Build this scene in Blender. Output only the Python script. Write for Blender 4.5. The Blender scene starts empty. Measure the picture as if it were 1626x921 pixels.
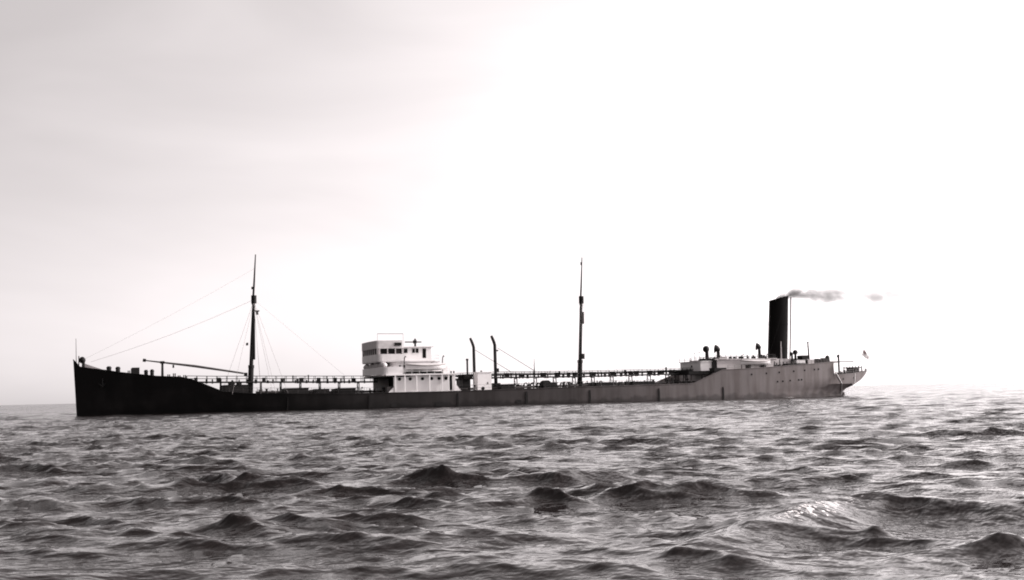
import bpy, math, random
import numpy as np
from mathutils import Vector, Matrix

random.seed(7)
rng = np.random.default_rng(11)
R = math.radians
scene = bpy.context.scene
col = scene.collection

# ------------------------------------------------------------------ camera
CAM_H = 1.87
PITCH, ROLL = -math.atan2(624.5 - 460.5, 2100.0), R(-1.34)
cd = bpy.data.cameras.new("camera")
cam = bpy.data.objects.new("camera", cd)
col.objects.link(cam)
cd.sensor_width = 36.0
cd.lens = 36.0 * 2100.0 / 1626.0
cd.clip_start, cd.clip_end = 0.2, 90000.0
cam.matrix_world = (Matrix.Translation((0, 0, CAM_H)) @ Matrix.Rotation(math.pi / 2 - PITCH, 4, 'X')
                    @ Matrix.Rotation(ROLL, 4, 'Z'))
scene.camera = cam

# ------------------------------------------------------------------ sky, sun, exposure
SUN_AZ, SUN_EL = R(85.0), R(30.0)
world = bpy.data.worlds.new("World")
scene.world = world
world.use_nodes = True
wt = world.node_tree
wt.nodes.clear()
sky = wt.nodes.new('ShaderNodeTexSky')
sky.sky_type = 'NISHITA'
sky.sun_disc = False
sky.sun_elevation = SUN_EL
sky.sun_rotation = SUN_AZ
sky.air_density, sky.dust_density, sky.ozone_density = 1.0, 0.8, 1.0
bw = wt.nodes.new('ShaderNodeRGBToBW')
tint = wt.nodes.new('ShaderNodeMix')
tint.data_type = 'RGBA'
tint.blend_type = 'MULTIPLY'
tint.inputs[0].default_value = 1.0
tint.inputs[7].default_value = (1.0, 0.932, 0.938, 1)
bg = wt.nodes.new('ShaderNodeBackground')
bg.inputs[1].default_value = 0.10
wo = wt.nodes.new('ShaderNodeOutputWorld')
wt.links.new(sky.outputs[0], bw.inputs[0])
# monochrome plate: thin bright overcast, so the sky's range is compressed
def wmath(op, a, v):
    q = wt.nodes.new('ShaderNodeMath'); q.operation = op
    wt.links.new(a, q.inputs[0]); q.inputs[1].default_value = v
    return q.outputs[0]
lum = wmath('MULTIPLY', wmath('POWER', wmath('MULTIPLY', bw.outputs[0], 0.1), 0.45), 13.4)
# forward-scattering haze: the whole sky brightens smoothly towards the sun's side
tcw = wt.nodes.new('ShaderNodeTexCoord')
dt = wt.nodes.new('ShaderNodeVectorMath'); dt.operation = 'DOT_PRODUCT'
dt.inputs[1].default_value = (math.sin(SUN_AZ), math.cos(SUN_AZ), 0.0)
wt.links.new(tcw.outputs['Generated'], dt.inputs[0])
glow = wmath('EXPONENT', wmath('MULTIPLY', dt.outputs['Value'], 1.25), 0.0)
lm = wt.nodes.new('ShaderNodeMath'); lm.operation = 'MULTIPLY'
wt.links.new(lum, lm.inputs[0]); wt.links.new(glow, lm.inputs[1])
cmap = wt.nodes.new('ShaderNodeMapping')
cmap.inputs['Scale'].default_value = (1.0, 1.0, 3.2)
cn = wt.nodes.new('ShaderNodeTexNoise')
cn.inputs['Scale'].default_value = 2.6
cn.inputs['Detail'].default_value = 4.0
cn.inputs['Distortion'].default_value = 0.6
wt.links.new(tcw.outputs['Generated'], cmap.inputs[0])
wt.links.new(cmap.outputs[0], cn.inputs['Vector'])
veil = wmath('ADD', wmath('MULTIPLY', cn.outputs['Fac'], 0.50), 0.73)      # thin high cloud
lc = wt.nodes.new('ShaderNodeMath'); lc.operation = 'MULTIPLY'
wt.links.new(lm.outputs[0], lc.inputs[0]); wt.links.new(veil, lc.inputs[1])
wt.links.new(lc.outputs[0], tint.inputs[6])
wt.links.new(tint.outputs[2], bg.inputs[0])
wt.links.new(bg.outputs[0], wo.inputs[0])

sl = bpy.data.lights.new("sun", 'SUN')
sl.energy = 3.4
sl.angle = R(0.5)
sl.color = (1.0, 0.955, 0.93)
sun = bpy.data.objects.new("sun", sl)
col.objects.link(sun)
sun_dir = Vector((math.sin(SUN_AZ) * math.cos(SUN_EL), math.cos(SUN_AZ) * math.cos(SUN_EL), math.sin(SUN_EL)))
sun.rotation_euler = sun_dir.to_track_quat('Z', 'Y').to_euler()

vs = scene.view_settings
vs.view_transform, vs.look, vs.gamma, vs.exposure = 'Standard', 'None', 1.0, 0.3
scene.cycles.filter_width = 1.9

# ------------------------------------------------------------------ materials
def paint(name, c, rough=0.5, spec=0.5, var=0.12, scale=1.2, c2=None, stretch=(1, 1, 1), bump=0.0):
    m = bpy.data.materials.new(name)
    m.use_nodes = True
    nt = m.node_tree
    b = nt.nodes['Principled BSDF']
    b.inputs['Roughness'].default_value = rough
    b.inputs['Specular IOR Level'].default_value = spec
    tc = nt.nodes.new('ShaderNodeTexCoord')
    mp = nt.nodes.new('ShaderNodeMapping')
    mp.inputs['Scale'].default_value = stretch
    n = nt.nodes.new('ShaderNodeTexNoise')
    n.inputs['Scale'].default_value = scale
    n.inputs['Detail'].default_value = 5
    rp = nt.nodes.new('ShaderNodeValToRGB')
    rp.color_ramp.elements[0].position, rp.color_ramp.elements[1].position = 0.3, 0.72
    lo = tuple(x * (1 - var) for x in c) if c2 is None else c2
    rp.color_ramp.elements[0].color = (*lo, 1)
    rp.color_ramp.elements[1].color = (*tuple(x * (1 + var) for x in c), 1)
    nt.links.new(tc.outputs['Object'], mp.inputs[0])
    nt.links.new(mp.outputs[0], n.inputs['Vector'])
    nt.links.new(n.outputs['Fac'], rp.inputs[0])
    nt.links.new(rp.outputs[0], b.inputs['Base Color'])
    if bump:
        bp = nt.nodes.new('ShaderNodeBump')
        bp.inputs['Strength'].default_value = bump
        bp.inputs['Distance'].default_value = 0.05
        nt.links.new(n.outputs['Fac'], bp.inputs['Height'])
        nt.links.new(bp.outputs[0], b.inputs['Normal'])
    return m

def hull_paint():
    # black topside paint, grading to grey towards the stern, streaked with rust and salt
    m = bpy.data.materials.new("hull_paint")
    m.use_nodes = True
    nt = m.node_tree
    b = nt.nodes['Principled BSDF']
    L = nt.links.new
    tc = nt.nodes.new('ShaderNodeTexCoord')
    sep = nt.nodes.new('ShaderNodeSeparateXYZ')
    L(tc.outputs['Object'], sep.inputs[0])
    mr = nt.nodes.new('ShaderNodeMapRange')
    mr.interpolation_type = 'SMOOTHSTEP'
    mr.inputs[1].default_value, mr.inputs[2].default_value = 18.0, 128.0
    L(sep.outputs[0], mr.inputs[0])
    mp = nt.nodes.new('ShaderNodeMapping')
    mp.inputs['Scale'].default_value = (1.0, 1.0, 0.12)
    L(tc.outputs['Object'], mp.inputs[0])
    n = nt.nodes.new('ShaderNodeTexNoise')
    n.inputs['Scale'].default_value = 0.9
    n.inputs['Detail'].default_value = 6
    L(mp.outputs[0], n.inputs['Vector'])
    n2 = nt.nodes.new('ShaderNodeTexNoise')
    n2.inputs['Scale'].default_value = 0.25
    n2.inputs['Detail'].default_value = 4
    L(tc.outputs['Object'], n2.inputs['Vector'])
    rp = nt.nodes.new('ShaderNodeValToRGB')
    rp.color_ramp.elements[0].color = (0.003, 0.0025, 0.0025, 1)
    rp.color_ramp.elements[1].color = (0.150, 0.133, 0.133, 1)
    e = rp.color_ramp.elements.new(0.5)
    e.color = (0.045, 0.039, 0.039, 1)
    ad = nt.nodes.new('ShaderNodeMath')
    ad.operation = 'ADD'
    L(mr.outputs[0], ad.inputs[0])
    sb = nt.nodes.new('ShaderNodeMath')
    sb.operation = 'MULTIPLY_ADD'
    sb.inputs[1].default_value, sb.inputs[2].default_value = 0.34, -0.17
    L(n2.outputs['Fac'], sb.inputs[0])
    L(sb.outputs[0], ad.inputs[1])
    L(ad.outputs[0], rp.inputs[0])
    st = nt.nodes.new('ShaderNodeValToRGB')
    st.color_ramp.elements[0].position, st.color_ramp.elements[1].position = 0.36, 0.6
    st.color_ramp.elements[0].color = (0.62, 0.58, 0.56, 1)
    st.color_ramp.elements[1].color = (1, 1, 1, 1)
    L(n.outputs['Fac'], st.inputs[0])
    mx = nt.nodes.new('ShaderNodeMix')
    mx.data_type, mx.blend_type = 'RGBA', 'MULTIPLY'
    mx.inputs[0].default_value = 0.75
    L(rp.outputs[0], mx.inputs[6])
    L(st.outputs[0], mx.inputs[7])
    n3 = nt.nodes.new('ShaderNodeTexNoise')
    n3.inputs['Scale'].default_value = 0.55
    n3.inputs['Detail'].default_value = 5
    L(tc.outputs['Object'], n3.inputs['Vector'])
    ed = nt.nodes.new('ShaderNodeMath'); ed.operation = 'MULTIPLY_ADD'
    ed.inputs[1].default_value = -2.2
    L(n3.outputs['Fac'], ed.inputs[0]); L(sep.outputs[2], ed.inputs[2])
    wet = nt.nodes.new('ShaderNodeMapRange'); wet.interpolation_type = 'SMOOTHSTEP'
    wet.inputs[1].default_value, wet.inputs[2].default_value = -0.75, -0.1
    wet.inputs[3].default_value, wet.inputs[4].default_value = 0.55, 1.0
    L(ed.outputs[0], wet.inputs[0])
    mw = nt.nodes.new('ShaderNodeVectorMath'); mw.operation = 'SCALE'
    L(mx.outputs[2], mw.inputs[0]); L(wet.outputs[0], mw.inputs['Scale'])
    L(mw.outputs[0], b.inputs['Base Color'])
    b.inputs['Roughness'].default_value = 0.62
    b.inputs['Specular IOR Level'].default_value = 0.15
    return m

M = dict(
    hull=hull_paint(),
    black=paint("black_steel", (0.007, 0.006, 0.006), 0.6, 0.18),
    funnel=paint("funnel_black", (0.004, 0.0035, 0.0035), 0.60, 0.06, scale=0.6, stretch=(1, 1, 0.2)),
    dark=paint("dark_grey_steel", (0.035, 0.030, 0.030), 0.65, 0.3, 0.3),
    deck=paint("deck_steel", (0.10, 0.088, 0.085), 0.8, 0.25, 0.3),
    white=paint("white_paint", (0.66, 0.635, 0.635), 0.5, 0.4, 0.06, 0.8, stretch=(1, 1, 0.3)),
    grey=paint("light_grey_paint", (0.42, 0.39, 0.39), 0.55, 0.4, 0.12, 0.8, stretch=(1, 1, 0.3)),
    glass=paint("dark_glass", (0.004, 0.0035, 0.0035), 0.25, 0.06, 0.05),
    canvas=paint("canvas", (0.54, 0.515, 0.515), 0.9, 0.1, 0.1, 2.0),
    rope=paint("wire_rope", (0.22, 0.20, 0.20), 0.8, 0.2),
    clothred=paint("flag_cloth_dark", (0.16, 0.12, 0.12), 0.9, 0.1),
    wood=paint("varnished_wood", (0.16, 0.13, 0.12), 0.5, 0.3, 0.25, 3.0, stretch=(1, 6, 1)),
)

# ------------------------------------------------------------------ mesh helpers
class MB:
    def __init__(s):
        s.v, s.f = [], []
    def add(s, vs_, fs):
        o = len(s.v)
        s.v += [tuple(map(float, p)) for p in vs_]
        s.f += [tuple(i + o for i in f) for f in fs]
        return s
    def box(s, x0, x1, y0, y1, z0, z1, dz=0.0):
        # dz: lift of the x1 end (sheer)
        return s.add([(x0, y0, z0), (x1, y0, z0 + dz), (x1, y1, z0 + dz), (x0, y1, z0),
                      (x0, y0, z1), (x1, y0, z1 + dz), (x1, y1, z1 + dz), (x0, y1, z1)],
                     [(0, 3, 2, 1), (4, 5, 6, 7), (0, 1, 5, 4), (1, 2, 6, 5), (2, 3, 7, 6), (3, 0, 4, 7)])
    def tube(s, pts, rads, n=8, cap=True):
        pts = [Vector(p) for p in pts]
        if not hasattr(rads, '__len__'):
            rads = [rads] * len(pts)
        vs_, fs = [], []
        ref = None
        for i, p in enumerate(pts):
            d = (pts[min(i + 1, len(pts) - 1)] - pts[max(i - 1, 0)]).normalized()
            if ref is None:
                ref = Vector((0, 1, 0)) if abs(d.y) < 0.9 else Vector((1, 0, 0))
            a = (ref - d * ref.dot(d)).normalized()
            b = d.cross(a)
            ref = a
            for k in range(n):
                t = 2 * math.pi * k / n
                vs_.append(p + (a * math.cos(t) + b * math.sin(t)) * rads[i])
        for i in range(len(pts) - 1):
            for k in range(n):
                k2 = (k + 1) % n
                fs.append((i * n + k, i * n + k2, (i + 1) * n + k2, (i + 1) * n + k))
        if cap:
            fs.append(tuple(range(n))[::-1])
            fs.append(tuple((len(pts) - 1) * n + k for k in range(n)))
        return s.add(vs_, fs)
    def prism(s, poly, z0, z1):
        # plan polygon (x, y), z0/z1 numbers or functions of (x, y)
        n = len(poly)
        g = lambda z, p: z(*p) if callable(z) else z
        vs_ = [(x, y, g(z0, (x, y))) for x, y in poly] + [(x, y, g(z1, (x, y))) for x, y in poly]
        fs = [tuple(range(n))[::-1], tuple(range(n, 2 * n))]
        fs += [(i, (i + 1) % n, n + (i + 1) % n, n + i) for i in range(n)]
        return s.add(vs_, fs)
    def build(s, name, mat, parent=None, smooth=None):
        me = bpy.data.meshes.new(name)
        me.from_pydata(s.v, [], s.f)
        me.materials.append(mat)
        if smooth is not None:
            me.shade_smooth()
            me.set_sharp_from_angle(angle=R(smooth))
        o = bpy.data.objects.new(name, me)
        col.objects.link(o)
        if parent is not None:
            o.parent = parent
        return o

def tag(o, label, cat, group=None, kind=None):
    if label: o['label'] = label
    if cat: o['category'] = cat
    if group: o['group'] = group
    if kind: o['kind'] = kind
    return o

def copy_part(o, parent, loc, sc=None):
    c = o.copy()
    col.objects.link(c)
    c.parent = parent
    c.location = loc
    if sc: c.scale = sc
    return c

# ------------------------------------------------------------------ sea
def build_sea():
    # radial sheet round the camera point, out past the horizon
    rs = [0.0]
    r = 1.5
    while r < 9: rs.append(r); r *= 1.03
    while r < 60: rs.append(r); r *= 1.0045
    while r < 420: rs.append(r); r *= 1.0040
    while r < 1500: rs.append(r); r *= 1.015
    while r < 60000: rs.append(r); r *= 1.045
    rr = np.array(rs[1:])
    half = R(27)
    th_in = np.linspace(-half, half, 760)
    th_out = np.linspace(half, 2 * math.pi - half, 170)[1:-1]
    th = np.concatenate([th_in, th_out])                    # angle from +Y towards +X
    nr, nt_ = len(rr), len(th)
    X = (rr[:, None] * np.sin(th)[None]).ravel()
    Y = (rr[:, None] * np.cos(th)[None]).ravel()
    dr = np.repeat(np.gradient(rr), nt_)
    dth = np.gradient(np.concatenate([th_in, th_out, [2 * math.pi - half]]))[:-1]
    sp = np.maximum(dr, (rr[:, None] * dth[None]).ravel())
    Z = np.zeros_like(X); DX = np.zeros_like(X); DY = np.zeros_like(X)
    main = R(WAVE_DIR)
    lost = np.zeros_like(X); tot = 0.0
    bands = []
    for (l0, l1, nw, slope0, spread, roll) in BANDS:
        lam = np.exp(np.linspace(math.log(l0), math.log(l1), nw)) * rng.uniform(0.97, 1.03, nw)
        dl = math.log(l1 / l0) / nw
        H = np.zeros_like(X); hx = np.zeros_like(X); hy = np.zeros_like(X); var = 0.0
        for l in lam:
            k = 2 * math.pi / l
            a_dir = main + rng.normal(0, spread)
            slope = slope0 * (l / l0) ** -roll
            tot += slope ** 2
            a = slope * math.sqrt(2 * dl) / k
            var += a * a / 2
            kx, ky = k * math.sin(a_dir), k * math.cos(a_dir)
            w = np.clip((l / sp - 2.0) / 1.6, 0, 1)
            lost += slope ** 2 * (1 - w ** 2)
            sel = w > 0
            ph = kx * X[sel] + ky * Y[sel] + rng.uniform(0, 2 * math.pi)
            aw = a * w[sel]
            H[sel] += aw * np.cos(ph)
            s_ = aw * np.sin(ph) / k
            hx[sel] -= kx * s_
            hy[sel] -= ky * s_
        bands.append((H, hx, hy, var ** 0.5))
    # nonlinear chop: broad flat troughs, steep narrow crests leaning downwind; short waves steepest on the long crests
    grow = 1.0
    # gust patches: rougher and smoother water tens of metres across
    gust = np.ones_like(X)
    for l, t, am in ((46, 20, .13), (31, 75, .13), (22, 130, .12), (63, 100, .12), (17, 45, .10)):
        gust += am * np.cos(2 * math.pi / l * (X * math.cos(R(t)) + Y * math.sin(R(t))) + rng.uniform(0, 6.28))
    crest = np.zeros_like(X)
    for (H, hx, hy, sg), sh, q in zip(bands, SHARP, CHOP):
        u = np.clip(H / sg, -3, 3)
        Zn = sg * (np.exp(sh * u) - math.exp(sh ** 2 / 2)) / sh
        grow = grow * gust
        Z += Zn * grow
        lean = LEAN * np.clip(Zn, 0, None) * grow
        DX += q * hx * grow + lean * math.sin(main)
        DY += q * hy * grow + lean * math.cos(main)
        crest += np.clip(u - 1.2, 0, 3)
        grow = np.clip(1 + 0.26 * u, 0.4, 1.7)
    # a few steeper wave packets: the lumps and the one breaking crest seen close to the boat
    brk = np.zeros_like(X)
    for (cx, cy, ang, ln, wd, hgt, foam) in PACKETS:
        a = R(ang)
        u = (X - cx) * math.cos(a) + (Y - cy) * math.sin(a)     # along the crest
        v = -(X - cx) * math.sin(a) + (Y - cy) * math.cos(a)
        env = np.exp(-(u / ln) ** 2)
        prof = np.exp(-np.abs(v / wd) ** 1.35) - 0.25 * np.exp(-(v / (2.6 * wd)) ** 2)
        Z += hgt * env * prof
        if foam:
            brk += np.exp(-(u / (ln * .62)) ** 2) * np.exp(-((v + 0.12) / (wd * .45)) ** 2) * foam
    foam = np.clip(crest - 1.8, 0, 1) * 0.42 + np.clip(brk, 0, 1)
    X = X + DX; Y = Y + DY
    nv = nr * nt_ + 1
    co = np.empty((nv, 3), np.float32)
    co[:-1, 0], co[:-1, 1], co[:-1, 2] = X, Y, Z
    co[-1] = (0, 0, -0.1)
    i = np.arange(nr - 1)[:, None] * nt_
    j = np.arange(nt_)[None]
    j2 = (j + 1) % nt_
    quads = np.stack([i + j, i + nt_ + j, i + nt_ + j2, i + j2], -1).reshape(-1, 4)
    jj = np.arange(nt_)
    tris = np.stack([np.full(nt_, nv - 1), jj, (jj + 1) % nt_], -1)
    me = bpy.data.meshes.new("sea")
    me.vertices.add(nv)
    me.vertices.foreach_set("co", co.ravel())
    loops = np.concatenate([quads.ravel(), tris.ravel()]).astype(np.int32)
    me.loops.add(len(loops))
    me.loops.foreach_set("vertex_index", loops)
    nq, ntr = len(quads), len(tris)
    me.polygons.add(nq + ntr)
    starts = np.concatenate([np.arange(nq) * 4, nq * 4 + np.arange(ntr) * 3]).astype(np.int32)
    me.polygons.foreach_set("loop_start", starts)
    me.update(calc_edges=True)
    me.shade_smooth()
    at = me.attributes.new("foam", 'FLOAT', 'POINT')
    at.data.foreach_set("value", np.append(foam, 0).astype(np.float32))
    # share of the wave slope that the sheet is too coarse to carry out there: the material's ripples stand in for it
    at = me.attributes.new("ripple", 'FLOAT', 'POINT')
    at.data.foreach_set("value", np.append(0.24 + 3.3 * np.sqrt(lost / tot), 0.6).astype(np.float32))
    o = bpy.data.objects.new("sea", me)
    col.objects.link(o)
    o['kind'] = 'structure'
    me.materials.append(water_material())
    return o

def water_material():
    m = bpy.data.materials.new("sea_water")
    m.use_nodes = True
    nt = m.node_tree
    L = nt.links.new
    b = nt.nodes['Principled BSDF']
    b.inputs['Base Color'].default_value = (0.010, 0.007, 0.0067, 1)
    b.inputs['Roughness'].default_value = 0.06
    b.inputs['IOR'].default_value = 1.33
    geo = nt.nodes.new('ShaderNodeNewGeometry')
    eps = 0.04
    def height(off):
        v = nt.nodes.new('ShaderNodeVectorMath'); v.operation = 'ADD'
        v.inputs[1].default_value = off
        L(geo.outputs['Position'], v.inputs[0])
        mp = nt.nodes.new('ShaderNodeMapping')
        mp.inputs['Rotation'].default_value = (0, 0, R(20))
        mp.inputs['Scale'].default_value = (0.75, 1.25, 0.4)
        L(v.outputs[0], mp.inputs[0])
        n = nt.nodes.new('ShaderNodeTexNoise')
        n.inputs['Scale'].default_value = 0.6
        n.inputs['Detail'].default_value = 6.0
        n.inputs['Roughness'].default_value = 0.58
        L(mp.outputs[0], n.inputs['Vector'])
        return n.outputs['Fac']
    h0, hx, hy = height((0, 0, 0)), height((eps, 0, 0)), height((0, eps, 0))
    def diff(a_, b_):
        s_ = nt.nodes.new('ShaderNodeMath'); s_.operation = 'SUBTRACT'
        L(a_, s_.inputs[0]); L(b_, s_.inputs[1])
        k = nt.nodes.new('ShaderNodeMath'); k.operation = 'MULTIPLY'
        k.inputs[1].default_value = RIPPLE / eps
        L(s_.outputs[0], k.inputs[0])
        return k.outputs[0]
    cx0 = nt.nodes.new('ShaderNodeCombineXYZ')
    L(diff(h0, hx), cx0.inputs[0]); L(diff(h0, hy), cx0.inputs[1])
    ra = nt.nodes.new('ShaderNodeAttribute'); ra.attribute_name = "ripple"
    cx = nt.nodes.new('ShaderNodeVectorMath'); cx.operation = 'SCALE'
    L(cx0.outputs[0], cx.inputs[0]); L(ra.outputs['Fac'], cx.inputs['Scale'])
    ad = nt.nodes.new('ShaderNodeVectorMath'); ad.operation = 'ADD'
    L(geo.outputs['Normal'], ad.inputs[0]); L(cx.outputs[0], ad.inputs[1])
    nm = nt.nodes.new('ShaderNodeVectorMath'); nm.operation = 'NORMALIZE'
    L(ad.outputs[0], nm.inputs[0])
    L(nm.outputs[0], b.inputs['Normal'])
    fo = nt.nodes.new('ShaderNodeBsdfDiffuse')
    fo.inputs[0].default_value = (0.75, 0.72, 0.72, 1)
    at = nt.nodes.new('ShaderNodeAttribute'); at.attribute_name = "foam"
    fn = nt.nodes.new('ShaderNodeTexNoise')
    fn.inputs['Scale'].default_value = 10.0
    fn.inputs['Detail'].default_value = 6.0
    fn.inputs['Roughness'].default_value = 0.65
    L(geo.outputs['Position'], fn.inputs['Vector'])
    fc = nt.nodes.new('ShaderNodeMath'); fc.operation = 'MULTIPLY_ADD'
    fc.inputs[1].default_value, fc.inputs[2].default_value = 2.4, -0.75
    L(fn.outputs['Fac'], fc.inputs[0])
    mu = nt.nodes.new('ShaderNodeMath'); mu.operation = 'ADD'
    L(fc.outputs[0], mu.inputs[0]); L(at.outputs['Fac'], mu.inputs[1])
    mr = nt.nodes.new('ShaderNodeMapRange'); mr.interpolation_type = 'SMOOTHSTEP'
    mr.inputs[1].default_value, mr.inputs[2].default_value = 1.0, 1.12
    L(mu.outputs[0], mr.inputs[0])
    mx = nt.nodes.new('ShaderNodeMixShader')
    L(mr.outputs[0], mx.inputs[0]); L(b.outputs[0], mx.inputs[1]); L(fo.outputs[0], mx.inputs[2])
    L(mx.outputs[0], nt.nodes['Material Output'].inputs['Surface'])
    return m

WAVE_DIR, RIPPLE, LEAN = 196.0, 0.25, 0.12
# wavelength from, to, components, slope, directional spread, slope falloff
BANDS = [(1.7, 8.0, 60, 0.092, 0.48, 0.60), (0.34, 1.7, 80, 0.128, 0.48, 0.0), (0.13, 0.34, 40, 0.085, 0.75, 0.0)]
SHARP, CHOP = (0.22, 0.28, 0.2), (0.85, 0.90, 0.5)
# x, y, crest angle, half length, half width, height, foam
PACKETS = [
    (3.95, 18.2, 58, 3.6, 0.70, 0.38, 0.50),
    (1.7, 28.5, 10, 1.3, 0.50, 0.26, 0.0),
    (4.6, 25.5, 8, 1.6, 0.5, 0.2, 0.0),
    (5.2, 14.6, 20, 1.0, 0.4, 0.16, 0.0),
    (-4.8, 14.6, 5, 1.9, 0.5, 0.16, 0.0),
    (-8.0, 33.0, 4, 2.0, 0.6, 0.16, 0.0),
    (-14.5, 30.0, 8, 2.4, 0.6, 0.16, 0.0),
    (-30.0, 124.8, 0, 1.2, 0.9, 0.15, 0.9),
    (46.6, 225.6, 18, 2.2, 2.4, 0.20, 0.9),
]
build_sea()

# ------------------------------------------------------------------ the tanker: x aft from the stem, y to starboard, z above the waterline
YAW = R(18.0)
ship = bpy.data.objects.new("tanker", None)
col.objects.link(ship)
ship.location = (-64.9, 196.6, 0)
ship.rotation_euler = (0, 0, YAW)
tag(ship, "long dark tanker with white bridge amidships, two tall masts and black funnel aft", "ship")

ZD = [(0, 8.35), (.35, 7.9), (.8, 7.25), (2.2, 6.95), (4.3, 6.62), (6, 6.3), (11.2, 5.6), (14.6, 5.4), (16.2, 5.0), (20.6, 3.12),
      (24.6, 2.74), (32, 2.55), (40, 2.4), (53, 2.37), (64, 2.48), (74, 2.6), (90, 2.7), (96.2, 2.75), (102, 4.95), (108, 5.1),
      (120.7, 5.75), (124.75, 6.05), (124.85, 3.78), (129, 3.95), (134.6, 4.4)]
ZDECK = [(0, 7.0), (4.3, 6.3), (11.2, 5.45), (16.2, 5.05), (16.3, 2.85), (24.6, 2.66), (40, 2.34), (53, 2.31), (74, 2.54),
         (96.2, 2.7), (101.9, 2.75), (102.0, 4.85), (108, 5.03), (120.7, 5.68), (124.7, 5.95), (124.8, 3.7), (129, 3.88), (134.4, 4.3)]
ip = lambda tab, s: float(np.interp(s, [p[0] for p in tab], [p[1] for p in tab]))
zd = lambda s: ip(ZD, s)
zdeck = lambda s: ip(ZDECK, s)
def b_deck(s):
    if s < 60:
        u = (60 - s) / 60.3
        return 9.0 * max(0.0, 1 - u ** 3.4) ** 0.75
    u = min(1, (s - 60) / 74.6)
    return 9.0 * max(0.0, 1 - u ** 3.8) ** 0.55
def b_water(s):
    if s < 60:
        u = (60 - s) / 60
        return 8.95 * max(0.0, 1 - u ** 3.0) ** 1.1
    u = min(1, (s - 60) / 69.4)
    return 8.95 * max(0.0, 1 - u ** 5) ** 0.7
def hull_rows(s):
    zb = ip([(129.4, 0.9), (131.8, 2.2), (134.6, 4.38)], s) if s > 129.4 else None
    top, bd, bwl = zd(s), b_deck(s), b_water(s)
    if zb is None:
        aft = min(1, max(0, (s - 100) / 22.0))
        zk = 1.3 + 0.9 * aft
        kf = (1 - aft) * (zk / top) + aft * 0.93
        bk = bwl + (bd - bwl) * kf
        rows = [(-3.5, 0.0), (-3.5, bwl * 0.8), (-1.0, bwl * 0.97), (0.0, bwl)]
        for t in (0.35, 0.7, 1.0):
            e = t ** (1 + 0.8 * aft)
            rows.append((zk * t, bwl + (bk - bwl) * e))
        for t in (0.33, 0.67, 1.0):
            rows.append((zk + (top - zk) * t, bk + (bd - bk) * t))
    else:
        zk = zb + 0.30 * (top - zb)
        bk = bd * 0.93
        rows = [(zb, 0.0)] * 4
        for t in (0.35, 0.7, 1.0):
            rows.append((zb + (zk - zb) * t, bk * t))
        for t in (0.33, 0.67, 1.0):
            rows.append((zk + (top - zk) * t, bk + (bd - bk) * t))
    return rows
def b_at(s, z):
    rows = hull_rows(s)
    return float(np.interp(z, [r[0] + 1e-4 * i for i, r in enumerate(rows)], [r[1] for r in rows]))
def stem_shift(s, z):
    return -0.5 * (z / 8.4) * max(0, 1 - s / 4.0)

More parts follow.
